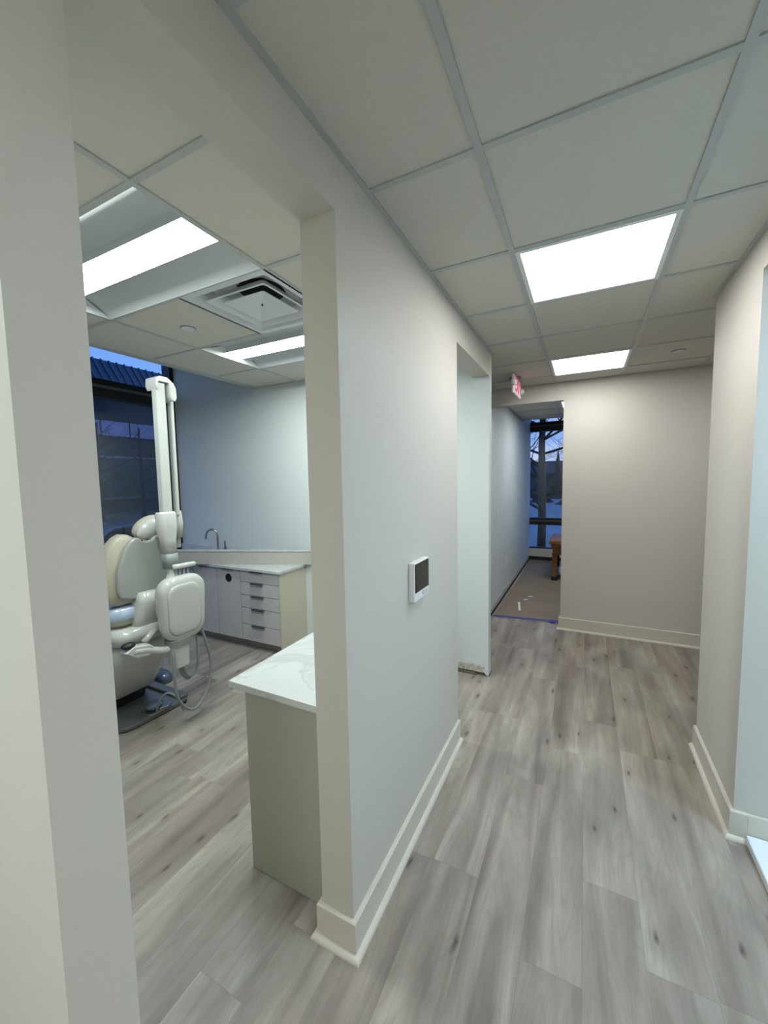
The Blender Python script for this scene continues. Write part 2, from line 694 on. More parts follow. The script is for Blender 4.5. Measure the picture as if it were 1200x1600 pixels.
# wall angles
a = .020
for x0, x1, y0, y1 in ((XW, XW + a, -3, 3.355), (XR - a, XR, -3, 2.9266), (-2.8, XW, 3.355, 3.355 + a), (-2.8, 3, YF - .008, YF), (XR, 3, 2.9266, 2.9266 + a),
                       (XWI - a, XWI, .3658, YB), (RX[0], XWI, .3658, .3658 + a), (RX[0], XWI, YB - a, YB), (-1.0, -1.0 + a, 4.78, 7.34)):
    g.box(x0, x1, y0, y1, C - .0015, C + .0058)
g.build('ceiling_grid', TEE, kind='structure', parent=bpy.data.objects['ceiling'])
# ceiling edges at the window pockets
MB().box(-3.16, -3.085, .3658, YB, C - .003, C + .09).build('trim_1', TEE, kind='structure', bevel=.002)
MB().box(-1.0, 3.0, 7.32, 7.37, C - .003, C + .09).build('trim_2', TEE, kind='structure', bevel=.002)


# baseboards with a quarter-round shoe
def base_run(name, pts, out, end0=None):
    """pts: polyline on the wall face; out: offset normals for each segment"""
    bh, bt, qr = .133, .016, .019
    off1, off2 = [], []
    n = len(pts)
    for i, p in enumerate(pts):
        v = Vector((0, 0))
        if i > 0:
            v += Vector(out[i - 1])
        if i < n - 1:
            if i == 0 or Vector(out[i]) != Vector(out[i - 1]):
                v += Vector(out[i])
        off1.append(v)
    prof_b = [(0, 0), (bt, 0), (bt, bh - .004), (bt - .004, bh), (0, bh)]
    prof_q = [(bt, 0), (bt + qr, 0)] + [(bt + qr * math.cos(q), qr * math.sin(q)) for q in [PI / 2 * k / 5 for k in range(1, 6)]]
    obs = []
    par = None
    for nm, prof in ((name, prof_b), ('quarter_round', prof_q)):
        mb = MB()
        rings = []
        for p, v in zip(pts, off1):
            rings.append([(p[0] + v[0] * a, p[1] + v[1] * a, z) for a, z in prof])
        mb.loft(rings)
        o = mb.build(nm, TRIMM, parent=par, kind='structure')
        par = par or o
    return par


base_run('baseboard_left', [(XW, 2.3715), (XW, 1.0813), (XWI, 1.0813), (XWI, 1.13)], [(1, 0), (0, -1), (-1, 0)])
base_run('baseboard_near', [(XW, .3658), (XW, .2642)], [(1, 0)])
# right-hand baseboard: the shoe stops at the white platform
p = MB()
base_run('baseboard_right', [(XR, 2.9266), (XR, 2.2402), (.685, 2.2402)], [(-1, 0), (0, -1)])
MB().box(.685, 3.0, 2.2402 - .016, 2.2402, 0, .133).build('baseboard_side_room', TRIMM, kind='structure', bevel=.003)
base_run('baseboard_end', [(3.0, YF), (-.2185, YF), (-.2185, 4.70)], [(0, -1), (-1, 0)])

# drywall corner bead of the corridor corner
# torn lower edge of the unfinished jamb
random.seed(4)


def ragged(name, axis, c, lo, hi, zlo, zhi, amp, m, out, n=26, th=.004):
    top, bot = [], []
    for k in range(n + 1):
        q = lo + (hi - lo) * k / n
        z = zhi + (random.random() - .5) * amp
        top.append((q, z))
        bot.append((q, zlo + (random.random() - .3) * amp * .2))
    mb = MB()
    for k in range(n):
        q0, z0 = top[k]
        q1, z1 = top[k + 1]
        b0, b1 = bot[k][1], bot[k + 1][1]
        if axis == 'Y':
            pts = [(q0, c, b0), (q1, c, b1), (q1, c, z1), (q0, c, z0)]
            mb.prism(pts, (0, out * th, 0))
        else:
            pts = [(c, q0, b0), (c, q1, b1), (c, q1, z1), (c, q0, z0)]
            mb.prism(pts, (out * th, 0, 0))
    return mb.build(name, m, kind='structure')


MB().box(-1.35, XW - .012, 3.275, 3.345, 0, .07).build('trim_3', SUBST, kind='structure')
ragged('trim_4', 'Y', 3.262, -1.1, XW - .03, .030, .085, .022, PLAST, -1, th=.006)
ragged('trim_5', 'Y', 3.262, -1.1, XW - .10, .0, .024, .014, SUBST, -1, th=.016)
MB().prism([(XW - .035, 3.258, .07), (XW + .002, 3.258, .07), (XW + .002, 3.258, .006), (XW - .02, 3.258, .012), (XW - .035, 3.258, .04)], (0, .1, 0)).build('trim_6', WALLB, kind='structure')
MB().box(XW - .03, XW + .006, 3.275, 3.37, 0, .008).build('trim_7', DARKM, kind='structure')
ragged('trim_8', 'X', -1.0, 4.76, 8.4, .02, .075, .03, PLAST, 1, n=60)
MB().box(-1.04, -.985, 4.7, 8.5, 0, .012).build('trim_9', DARKM, kind='structure')


# ------------------------------------------------------------------ windows
def window(name, horiz, c, lo, hi, verts):
    """horiz 'Y': glass plane X=c running along Y;  'X': plane Y=c running along X"""
    fr = MB()
    gl = MB()
    cap = MB()
    cu = MB()

    def bx(mb, a0, a1, d0, d1, z0, z1):
        if horiz == 'Y':
            mb.box(c - d1, c - d0, a0, a1, z0, z1)
        else:
            mb.box(a0, a1, c + d0, c + d1, z0, z1)
    for z0, z1 in ((.71, .85), (2.57, 2.75)):
        bx(fr, lo, hi, -.05, .09, z0, z1)
        bx(cap, lo, hi, -.056, -.05, (z0 + z1) / 2 + .0, (z0 + z1) / 2 + .028)
    for q in verts:
        bx(fr, q - .03, q + .03, -.05, .09, .22, TOP)
    bx(fr, lo, hi, -.03, .06, .215, .25)
    bx(gl, lo, hi, .01, .02, .25, TOP)
    bx(cu, lo, hi, -.12, .12, 0.075, .225)
    o = fr.build(name, FRAME, kind='structure', bevel=.003)
    gl.build('window_pane', GLASS, parent=o, kind='structure')
    cap.build('frame_strip', CAPM, parent=o, kind='structure')
    cu.build('window_curb', TRIMM, parent=o, kind='structure', bevel=.006)
    cb = MB()
    bx(cb, lo, hi, -.09, .12, 0, .075)
    cb.build('curb_base', DARKM, parent=o, kind='structure')
    return o


window('window_1', 'Y', XG, .3658, 3.262, (.40, 3.205))
window('window_2', 'X', YG, -1.0, 3.0, (.9,))

exec_exterior = True
# ------------------------------------------------------------------ hallway light panels


def panel(x0, x1, y0, y1, label, m=LIT, group='square light panels in the ceiling'):
    o = thing('ceiling_light', ((x0 + x1) / 2, (y0 + y1) / 2, C), label, 'ceiling light', group)
    f = .020
    fb = MB()
    for a0, a1, b0, b1 in ((x0, x1, y0, y0 + f), (x0, x1, y1 - f, y1), (x0, x0 + f, y0 + f, y1 - f), (x1 - f, x1, y0 + f, y1 - f)):
        fb.box(a0, a1, b0, b1, C - .004, C + .0045)
    fb.build('light_frame', WHITEM, o)
    MB().box(x0 + f, x1 - f, y0 + f, y1 - f, C - .0015, C + .0045).build('light_lens', m, o)
    return o


panel(-.296, .306, 1.903, 2.489, 'square lit ceiling panel nearest the camera in the corridor')
panel(-.296, .306, 3.732, 4.318, 'square lit ceiling panel near the corridor end wall')
panel(-.296, .306, -1.75, -1.16, 'unseen square ceiling panel added behind the camera for light', LITB)  # out of view, added to brighten the corridor from behind
panel(-.318, .268, 5.777, 6.363, 'square lit ceiling panel in the room beyond the end wall', LITF)
panel(1.3, 1.9, 1.25, 1.85, 'unseen square ceiling panel added to light the side room blue', LITS)  # out of view, invented source for the blue light on the jamb
panel(1.2, 1.8, 3.4, 4.0, 'unseen square ceiling panel added for light around the right corner', LITC)  # out of view, added as fill light for the corner
panel(-1.95, -1.36, -1.1, -.5, 'square lit ceiling panel of the room beside the camera', LITG)


# ------------------------------------------------------------------ recessed troffers of the operatory
def troffer(y0, y1, label):
    x0, x1 = -2.566, -1.3475
    o = thing('recessed_troffer_light', ((x0 + x1) / 2, (y0 + y1) / 2, C), label, 'ceiling light', 'long recessed troffers in the treatment room ceiling')
    i = .012
    ax0, ax1, ay0, ay1 = x0 + i, x1 - i, y0 + i, y1 - i
    ym = (y0 + y1) / 2
    d = .085
    h = .085
    # curved reflectors on both sides of the lens
    rf = MB()
    for s in (-1, 1):
        prof = []
        for k in range(11):
            q = k / 10
            yy = ym + s * ((ay1 - ym) * (1 - q) + h * q)
            zz = C + .001 + .062 * math.sin(q * PI * .62)
            prof.append((yy, zz))
        for (ya, za), (yb, zb) in zip(prof, prof[1:]):
            rf.poly([(ax0, ya, za), (ax1, ya, za), (ax1, yb, zb), (ax0, yb, zb)])
    rf.build('reflector', REFL, o, smooth=True)
    for xx, dd in ((ax0, .05), (ax1, -.05)):
        e = MB()
        e.poly([(xx, ay0, C + .001), (xx, ay1, C + .001), (xx + dd * .6, ym + h + .08, C + .05), (xx + dd, ym + h, C + d), (xx + dd, ym - h, C + d), (xx + dd * .6, ym - h - .08, C + .05)])
        e.build('end_plate', REFL, o)
    hs = MB()
    hs.box(x0, x1, y0, y1, C + d + .035, C + d + .05)
    for a0, a1, b0, b1 in ((x0, x1, y0, y0 + .004), (x0, x1, y1 - .004, y1), (x0, x0 + .004, y0, y1), (x1 - .004, x1, y0, y1)):
        hs.box(a0, a1, b0, b1, C + .006, C + d + .04)
    hs.build('housing', WHITEM, o)
    L = MB()
    L.poly([(ax0 + .004, ym - h, C + .026), (ax1 - .004, ym - h, C + .026), (ax1 - .004, ym + h, C + .026), (ax0 + .004, ym + h, C + .026)])
    MB().box(ax0 + .004, ax1 - .004, ym - h - .002, ym + h + .002, C + .0262, C + .07).build('lens_tray', REFL, o)
    L.build('light_lens', LITT, o, smooth=False)
    return o


troffer(.872, 1.480, 'long recessed troffer light nearer the doorway, left in the treatment room')
troffer(2.088, 2.697, 'long recessed troffer light near the back wall, behind the air diffuser')

# air diffuser
o = thing('ceiling_air_diffuser', (-1.652, 1.784, C), 'square white stepped air diffuser in the treatment room ceiling', 'air vent')
cx, cyy = -1.652, 1.784
DW = mat('white_painted_metal', (206, 210, 214), .4)


def frustum_ring(mb, h0, z0, h1, z1, r0=.02, r1=.02):
    a = [(cx + x, cyy + y, z0) for x, y in rrect(h0, h0, r0)]
    b = [(cx + x, cyy + y, z1) for x, y in rrect(h1, h1, r1)]
    A = [mb.b.verts.new(q) for q in a]
    B2 = [mb.b.verts.new(q) for q in b]
    n = len(A)
    for k in range(n):
        mb.b.faces.new((A[k], A[(k + 1) % n], B2[(k + 1) % n], B2[k]))


mb = MB()
frustum_ring(mb, .304, C + .004, .304, C - .001, .003, .003)
frustum_ring(mb, .304, C - .001, .268, C - .001, .003, .02)
frustum_ring(mb, .268, C - .001, .215, C + .075, .02, .02)
frustum_ring(mb, .215, C + .075, .10, C + .10, .02, .02)
mb.build('diffuser_frame', DW, o, smooth=False)
mb = MB()
mb.tube([(cx, cyy, C + .085), (cx, cyy, C + .2)], .125, 28)
mb.build('duct_throat', BLACKM, o)
mb = MB()
frustum_ring(mb, .215, C - .004, .205, C - .006, .02, .02)
frustum_ring(mb, .215, C - .004, .165, C + .045, .02, .02)
frustum_ring(mb, .205, C - .006, .155, C + .045, .02, .02)
frustum_ring(mb, .165, C + .045, .155, C + .045, .02, .02)
mb.build('middle_cone', DW, o)
mb = MB()
frustum_ring(mb, .145, C - .001, .02, C + .018, .015, .004)
frustum_ring(mb, .145, C - .001, .145, C + .003, .015, .015)
frustum_ring(mb, .145, C + .003, .02, C + .022, .015, .004)
mb.poly([(cx + x, cyy + y, C + .018) for x, y in rrect(.02, .02, .004)])
mb.build('centre_plate', DW, o)
MB().tube([(cx, cyy, C + .008), (cx, cyy, C + .018)], .005, 10).build('screw', DARKM, o)


def sprinkler(x, y, label):
    o = thing('sprinkler_cover', (x, y, C), label, 'sprinkler', 'flat round sprinkler covers in the ceilings')
    MB().tube([(x, y, C - .002), (x, y, C + .0045)], .042, 28).build('cover_plate', DW, o, bevel=.001)
    MB().tube([(x, y, C + .001), (x, y, C + .0046)], .048, 28).build('shadow_gap', GREYR, o)


sprinkler(-2.289, 1.792, 'flat round sprinkler cover in the treatment room ceiling')
sprinkler(.646, 4.01, 'flat round sprinkler cover in the corridor ceiling near the end wall')

# ------------------------------------------------------------------ exit sign
ex = thing('exit_sign', (-.63, 4.2, C), 'white exit sign with red letters and two lamp heads on corridor ceiling', 'exit sign')
X0 = -.62
MB().box(X0 - .022, X0, 3.985, 4.425, 2.475, 2.648).build('sign_housing', SIGNW, ex, bevel=.006)
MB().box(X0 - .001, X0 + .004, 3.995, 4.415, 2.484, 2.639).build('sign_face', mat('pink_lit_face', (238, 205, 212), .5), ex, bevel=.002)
letters = {'E': [(0, .22, 0, 1), (0, 1, 0, .17), (0, .85, .42, .58), (0, 1, .83, 1)], 'I': [(.3, .7, 0, 1)], 'T': [(0, 1, .83, 1), (.38, .62, 0, 1)]}
yy = 4.015
lt = MB()
for chx in 'EXIT':
    wdt = .086 if chx != 'I' else .045
    z0, hh = 2.50, .122
    if chx == 'X':
        for sgn in (1, -1):
            ya, yb = (yy, yy + wdt) if sgn > 0 else (yy + wdt, yy)
            dx = .013
            lt.prism([(X0 + .004, ya - dx, z0), (X0 + .004, ya + dx, z0), (X0 + .004, yb + dx, z0 + hh), (X0 + .004, yb - dx, z0 + hh)], (.002, 0, 0))
    else:
        for a0, a1, b0, b1 in letters[chx]:
            lt.box(X0 + .004, X0 + .006, yy + a0 * wdt, yy + a1 * wdt, z0 + b0 * hh, z0 + b1 * hh)
    yy += wdt + .022
lt.build('sign_letters', RED, ex)
MB().tube([(X0 - .025, 4.21, 2.645), (X0 - .025, 4.21, C + .004)], .06, 20).build('ceiling_canopy', GREYR, ex)
for k, (yh, s) in enumerate(((3.96, -1), (4.47, 1))):
    h = MB()
    h.ell((X0 + .0, yh, 2.565), .028, .03, .032)
    hd = h.build('lamp_head', WHITEM, ex, smooth=True)
    MB().tube([(X0 - .012, yh, 2.565), (X0 - .012, yh - s * .045, 2.565)], .014, 12).build('swivel', WHITEM, hd)

# ------------------------------------------------------------------ wall touch screen
ts = thing('wall_touch_screen', (XW, 1.69, 1.2), 'white wall-mounted touch screen with black display on corridor wall', 'control panel')
MB().box(XW, XW + .03, 1.603, 1.785, 1.118, 1.298).build('screen_housing', WHITEM, ts, bevel=.006, seg=4)
sc = MB().box(XW + .0295, XW + .0315, 1.609, 1.779, 1.160, 1.291).build('display', SCREEN, ts, bevel=.0008)
MB().box(XW + .0315, XW + .0318, 1.620, 1.768, 1.170, 1.280).build('display_area', SCREENI, sc)
MB().box(XW + .0295, XW + .031, 1.700, 1.708, 1.134, 1.152).build('sensor_slot', GREYR, ts)
lb = MB()
for k in range(3):
    lb.box(XW + .0298, XW + .0303, 1.716, 1.765, 1.130 + .008 * k, 1.133 + .008 * k)
lb.build('speaker_grille', SHELL2, ts)


# outlets on the far left wall
def outlet(y, z, label, cat, sw):
    o = thing('light_switch' if sw else 'power_outlet', (-1.0, y, z), label, cat)
    MB().box(-1.0, -.993, y - .035, y + .035, z - .058, z + .058).build('cover_plate', WHITEM, o, bevel=.002)
    MB().box(-.994, -.986 if sw else -.990, y - .012, y + .012, z - .026, z + .026).build('rocker' if sw else 'socket_face', WHITEM, o, bevel=.001)


outlet(5.186, 1.208, 'white light switch on the wall beyond the doorway', 'light switch', True)
outlet(5.861, .471, 'white outlet low on the wall beyond the doorway, nearer one', 'outlet', False)
outlet(7.75, .60, 'white outlet on the wall near the far window', 'outlet', False)

# ------------------------------------------------------------------ floor paper and tape
MB().box(-.955, 2.9, 4.81, 8.3, .0005, .0025).build('floor_paper', PAPER, label='brown protective paper taped over the floor of the far room', cat='floor covering')
tp = MB()
pts = [(-.975, 4.765), (-.7, 4.80), (-.45, 4.835), (-.2, 4.85)]
for (xa, ya), (xb, yb) in zip(pts, pts[1:]):
    tp.prism([(xa, ya, .0025), (xb, yb, .0025), (xb, yb + .05, .0025), (xa, ya + .05, .0025)], (0, 0, .001))
tp.box(-.335, -.275, 4.80, 4.90, .0034, .012)
tp.build('painters_tape', TAPE, label='blue painters tape strip across the floor at the far doorway', cat='tape')
MB().prism([(-.72, 5.12, .003), (-.69, 5.11, .003), (-.75, 5.46, .003), (-.775, 5.46, .003)], (0, 0, .002)).build('tape_scrap', WHITEM, label='long white scrap lying on the brown floor paper', cat='scrap', group='scraps on the floor paper')
MB().prism([(-.72, 5.58, .003), (-.67, 5.60, .003), (-.68, 5.63, .003), (-.725, 5.61, .003)], (0, 0, .002)).build('tape_scrap', WHITEM, label='short white scrap on the brown floor paper, nearer of two specks', cat='scrap', group='scraps on the floor paper')
MB().prism([(-.68, 5.75, .003), (-.62, 5.79, .003), (-.63, 5.82, .003), (-.69, 5.78, .003)], (0, 0, .002)).build('tape_scrap', WHITEM, label='short white scrap on the brown floor paper, farther of two specks', cat='scrap', group='scraps on the floor paper')

# ------------------------------------------------------------------ wooden bench in the far room
wb = thing('wooden_workbench', (-.2, 7.3, 0), 'old orange-brown wooden bench partly hidden behind the end wall', 'bench')
MB().prism([(-.50, 6.75, .60), (-.50, 7.62, .60), (-.50, 7.62, .66), (-.50, 6.75, .66)], (1.1, 0, 0)).build('bench_top', WOODO, wb, bevel=.01)
MB().prism([(-.475, 6.8, .60), (-.475, 7.58, .60), (-.43, 7.5, .42), (-.43, 6.85, .42)], (1.0, 0, 0)).build('apron', WOODO, wb, bevel=.006)
for x in (-.455, .42):
    for y in (6.86, 7.46):
        MB().box(x, x + .075, y, y + .07, .06, .45).build('leg', WOODO if y < 7 else WOODD, wb, bevel=.006)
        MB().box(x - .01, x + .085, y - .01, y + .08, .0026, .06).build('foot', DARKM, wb, bevel=.004)
MB().box(-.43, -.415, 6.93, 7.46, .14, .36).build('side_panel', WHITEM, wb)
MB().box(-.45, .45, 6.95, 7.44, .08, .115).build('lower_shelf', SHELL2, wb, bevel=.004)

# ------------------------------------------------------------------ right side: counter round the corner and low white platform
co = thing('wall_counter', (1.3, 3.2, 0), 'white-topped grey counter just past the right wall corner', 'counter')
MB().box(.752, 2.2, 2.935, 3.49, .905, .934).build('countertop', QUARTZ, co, bevel=.003)
MB().box(.775, 2.18, 2.935, 3.46, .0, .905).build('cabinet_body', APRON, co, bevel=.002)
MB().box(.68, 2.9, .84, 2.222, 0.0, .040).build('floor_platform', mat('white_gloss_acrylic', (226, 232, 236), .3), bevel=.006,
                                                label='low white platform on the floor inside the right-hand doorway', cat='platform')

# ------------------------------------------------------------------ near cabinet in the operatory
nc = thing('base_cabinet', (-1.04, 1.6, 0), 'tall-sided greige base cabinet against the doorway wall', 'cabinet')
MB().box(-1.258, -.832, 1.160, 2.30, 0, .838).build('cabinet_body', BEIGE2, nc, bevel=.0015)
MB().box(-1.276, -1.258, 1.18, 1.72, .10, .83).build('door', WOODG, nc, bevel=.002)
MB().box(-1.276, -1.258, 1.725, 2.29, .10, .83).build('door', WOODG, nc, bevel=.002)
MB().box(-1.283, -.832, 1.10, 2.33, .838, .866).build('countertop', QUARTZ, bevel=.002, label='white veined quartz countertop on the near cabinet by the doorway', cat='countertop')

# ------------------------------------------------------------------ back cabinets in the operatory
CG = 'base cabinets along the treatment room back wall'
CY0, CY1 = 2.84, 3.222


def carcass(o, x0, x1):
    MB().box(x0, x1, CY0 + .02, CY1, .08, .80).build('cabinet_body', GAP, o)
    MB().box(x0, x1, CY0 + .07, CY1, 0, .08).build('toe_kick', KICK, o)


def pull(par, x0, x1, z):
    MB().box(x0, x1, CY0 - .022, CY0 + .004, z - .004, z + .001).build('edge_pull', PULL, par)
    bpy.data.objects[par.name]


def edge_pull(par, x0, x1, z):
    m = MB()
    m.box(x0, x1, CY0 - .022, CY0 + .004, z - .002, z + .001)
    m.box(x0, x1, CY0 - .022, CY0 - .019, z - .009, z + .001)
    m.build('edge_pull', PULL, par)


dc = thing('drawer_cabinet', (-2.81, 3.05, 0), 'grey base cabinet with five drawers and beige side panel', 'cabinet', CG)
carcass(dc, -3.068, -2.572)
MB().box(-2.570, -2.552, CY0, CY1, 0, .803).build('side_panel', BEIGE, dc, bevel=.001)['label'] = 'beige side panel'
zs = [.800, .683, .552, .421, .253, .087]
for a1, a0 in zip(zs, zs[1:]):
    d = MB().box(-3.066, -2.574, CY0, CY0 + .02, a0 + .003, a1 - .003).build('drawer', WOODG, dc, bevel=.0012)
    edge_pull(d, -2.925, -2.765, a1 - .003)
hc = thing('hinged_door_cabinet', (-3.24, 3.05, 0), 'grey base cabinet whose door has a round black hole', 'cabinet', CG)
carcass(hc, -3.402, -3.072)
d = MB().box(-3.400, -3.074, CY0, CY0 + .02, .087, .800).build('door', WOODG, hc, bevel=.0012)
edge_pull(d, -3.30, -3.15, .800)
MB().tube([(-3.232, CY0 - .001, .703), (-3.232, CY0 + .01, .703)], .044, 28).build('waste_hole', BLACKM, d)['label'] = 'round black hole'
lc = thing('hinged_door_cabinet', (-3.58, 3.05, 0), 'plain grey door cabinet left of the door with the round hole', 'cabinet', CG)
carcass(lc, -3.76, -3.406)
d = MB().box(-3.758, -3.408, CY0, CY0 + .02, .087, .800).build('door', WOODG, lc, bevel=.0012)
edge_pull(d, -3.65, -3.50, .800)
lc = thing('hinged_door_cabinet', (-3.95, 3.05, 0), 'grey door cabinet nearest the window, behind the dental chair', 'cabinet', CG)
carcass(lc, -4.15, -3.764)
d = MB().box(-4.148, -3.766, CY0, CY0 + .02, .087, .800).build('door', WOODG, lc, bevel=.0012)
edge_pull(d, -4.03, -3.88, .800)
MB().box(-4.17, -2.535, CY0 - .025, CY1, .803, .828).build('countertop', QUARTZ, bevel=.002, label='white quartz countertop on the drawer cabinets at the back wall', cat='countertop')

# raised diagonal panel with a white cap standing on the counter, in front of the faucet
P0 = Vector((-2.43, 3.205, 0))
P1 = Vector((-4.30, 2.498, 0))
dv = (P1 - P0).normalized()
nv = Vector((dv.y, -dv.x, 0))
if nv.y < 0:
    nv = -nv
MB().box(-4.44, -2.56, CY1 - .018, CY1 + .0005, .829, .935).build('backsplash', QUARTZ, label='low white backsplash along the back wall behind the faucet', cat='backsplash')
rc = thing('raised_counter_ledge', (-3.4, 2.85, .83), 'long greige ledge with white cap crossing diagonally over the back counter', 'ledge')
MB().prism([P0 + Vector((0, 0, .829)), P1 + Vector((0, 0, .829)), P1 + nv * .035 + Vector((0, 0, .829)), P0 + nv * .012 + Vector((0, 0, .829))], (0, 0, .134)).build('apron', APRON, rc)
MB().prism([P0 - nv * .006 + Vector((0, 0, .963)), P1 - nv * .006 + Vector((0, 0, .963)), P1 + nv * .042 + Vector((0, 0, .963)), P0 + nv * .012 + Vector((0, 0, .963))], (0, 0, .017)).build('ledge_cap', QUARTZ, rc)
fx, fy = -3.62, 3.06
fa = thing('faucet', (fx, fy, .829), 'brushed gooseneck faucet rising behind the diagonal ledge by the back wall', 'faucet')
pp = [(fx, fy, .829), (fx, fy, 1.09)]
for k in range(1, 10):
    q = PI * k / 9
    pp.append((fx - .055 + .055 * math.cos(q), fy - .03 + .03 * math.cos(q), 1.09 + .068 * math.sin(q)))
pp.append((fx - .113, fy - .062, 1.055))
MB().tube(pp, .011, 14).build('spout', CHROME, fa, smooth=True)
MB().tube([(fx, fy, .829), (fx, fy, .86)], .024, 16).build('faucet_base', CHROME, fa, bevel=.002)
h = MB().tube([(fx + .075, fy + .03, .829), (fx + .075, fy + .03, 1.03)], [.013, .009], 12).build('lever_handle', CHROME, fa, bevel=.001)
MB().tube([(fx + .075, fy + .03, .97), (fx + .12, fy + .01, .965)], .005, 8).build('lever', CHROME, h)

# ------------------------------------------------------------------ dental chair
ch = thing('dental_chair', (-3.1, 1.7, 0), 'cream and white dental chair with back shell toward the doorway', 'dental chair')
bp_ = [(-2.70, 1.50)] + []
# base plate
out = []
for (cx_, cy_, a0, r) in ((-2.80, 1.53, -90, .09), (-2.72, 1.90, 0, .03), (-3.95, 1.90, 90, .03), (-3.88, 1.53, 180, .08)):
    for k in range(7):
        q = math.radians(a0 + 90 * k / 6)
        out.append((cx_ + r * math.cos(q), cy_ + r * math.sin(q), .006))
MB().prism(out, (0, 0, .028)).build('base_plate', PLATE, ch, bevel=.006)
MB().box(-3.7, -2.71, 1.875, 1.945, .030, .060).build('plate_ridge', PLATE, ch, bevel=.012)
for (x_, y_) in ((-2.73, 1.66), (-2.705, 1.90)):
    MB().tube([(x_, y_, .0), (x_ + .01, y_, .022)], .016, 12).build('levelling_foot', DARKM, ch)


def xring(x, yc, zc, w, h, r):
    return [(x, yc + a, zc + b) for a, b in rrect(w, h, r)]


def zring(z, xc, yc, w, h, r):
    return [(xc + a, yc + b, z) for a, b in rrect(w, h, r)]


# column cover: narrow at the floor and broad under the seat
MB().loft([zring(.03, -3.20, 1.69, .17, .13, .05), zring(.12, -3.20, 1.69, .19, .15, .05)]).build('bellows', DARKM, ch)
MB().loft([zring(.115, -3.20, 1.68, .20, .15, .07), zring(.15, -3.18, 1.68, .25, .18, .08), zring(.30, -3.15, 1.68, .31, .205, .09),
           zring(.44, -3.13, 1.67, .38, .225, .09), zring(.56, -3.12, 1.67, .42, .235, .08), zring(.585, -3.12, 1.67, .40, .22, .08)]).build('column_cover', WHITE, ch, smooth=True)
# seat casting
MB().loft([zring(.585, -3.20, 1.66, .50, .17, .08), zring(.61, -3.20, 1.66, .55, .225, .10), zring(.665, -3.20, 1.66, .56, .24, .11),
           zring(.705, -3.20, 1.66, .54, .22, .10)]).build('seat_casting', WHITE, ch, smooth=True)
# seat cushion and leg rest, running toward the window
MB().loft([xring(-2.74, 1.66, .765, .17, .04, .035), xring(-2.80, 1.66, .775, .215, .06, .05), xring(-3.2, 1.66, .775, .235, .065, .055),
           xring(-3.7, 1.66, .755, .23, .065, .055), xring(-4.1, 1.66, .73, .20, .055, .045), xring(-4.17, 1.66, .725, .15, .03, .025)]).build('seat_cushion', UPH, ch, smooth=True)
FILM = mat('blue_white_plastic_film', (176, 192, 216), .18, coat=.4, bump=.9, bscale=14)
MB().loft([xring(-2.728, 1.66, .80, .165, .035, .03), xring(-2.765, 1.66, .80, .218, .048, .042), xring(-2.84, 1.66, .80, .245, .052, .046), xring(-3.2, 1.66, .80, .247, .052, .046), xring(-3.7, 1.66, .78, .242, .052, .046), xring(-3.95, 1.66, .75, .215, .055, .045)]).build('seat_film', FILM, ch, smooth=True)
# bracket joining back and seat
MB().loft([[(x, y, z) for x, y, z in r] for r in (
    [(-2.78 + a, 1.70 + b, .69 + .0 * a) for a, b in rrect(.10, .13, .05)],
    [(-2.75 + a, 1.70 + b, .76) for a, b in rrect(.085, .115, .05)],
    [(-2.72 + a, 1.70 + b, .86) for a, b in rrect(.075, .105, .05)],
    [(-2.71 + a, 1.70 + b, .93) for a, b in rrect(.05, .09, .04)])]).build('back_bracket', WHITE, ch, smooth=True)


# backrest: upholstery (wider, behind) and shell
def back_outline(wid, z0, z1, n=10):
    """half profile (y offset, z)"""
    prof = [(.06, z0), (.60, z0 + .006), (.93, z0 + .03), (1.0, z0 + .09), (.97, z0 + .22), (.86, z1 - .15), (.72, z1 - .065), (.55, z1 - .02), (.40, z1), (.28, z1 - .005), (.14, z1 - .03), (0, z1 - .036)]
    return [(a * wid, z) for a, z in prof]


def back_mesh(name, yc, wid, z0, z1, xs, lean, m, bev, sym=True):
    h = back_outline(wid, z0, z1)
    pts = h + [(-a, z) for a, z in reversed(h[:-1])]
    mb = MB()
    x0, x1 = xs
    mb.prism([(x0 - (z - z0) * -lean, yc + a, z) for a, z in pts], (x1 - x0, 0, 0))
    return mb.build(name, m, ch, bevel=bev, seg=5)


back_mesh('back_shell', 1.70, .213, .885, 1.312, (-2.755, -2.715), .03, SHELL2, .016)
def ring_back(x, k, yc, wid, z0, z1):
    h = back_outline(wid, z0, z1)
    pts = h + [(-a, z) for a, z in reversed(h[:-1])]
    zc = (z0 + z1) / 2
    return [(x, yc + a * k, zc + (z - zc) * k) for a, z in pts]
MB().loft([ring_back(-2.745, .93, 1.675, .275, .855, 1.335), ring_back(-2.765, 1.0, 1.675, .275, .855, 1.335), ring_back(-2.83, 1.0, 1.675, .275, .86, 1.335), ring_back(-2.87, .93, 1.675, .27, .86, 1.33), ring_back(-2.885, .8, 1.675, .27, .86, 1.33)]).build('back_cushion', UPH, ch, smooth=True)
MB().tube([(-2.712, 1.66, 1.285), (-2.706, 1.66, 1.285)], .006, 12).build('shell_screw', DARKM, ch)
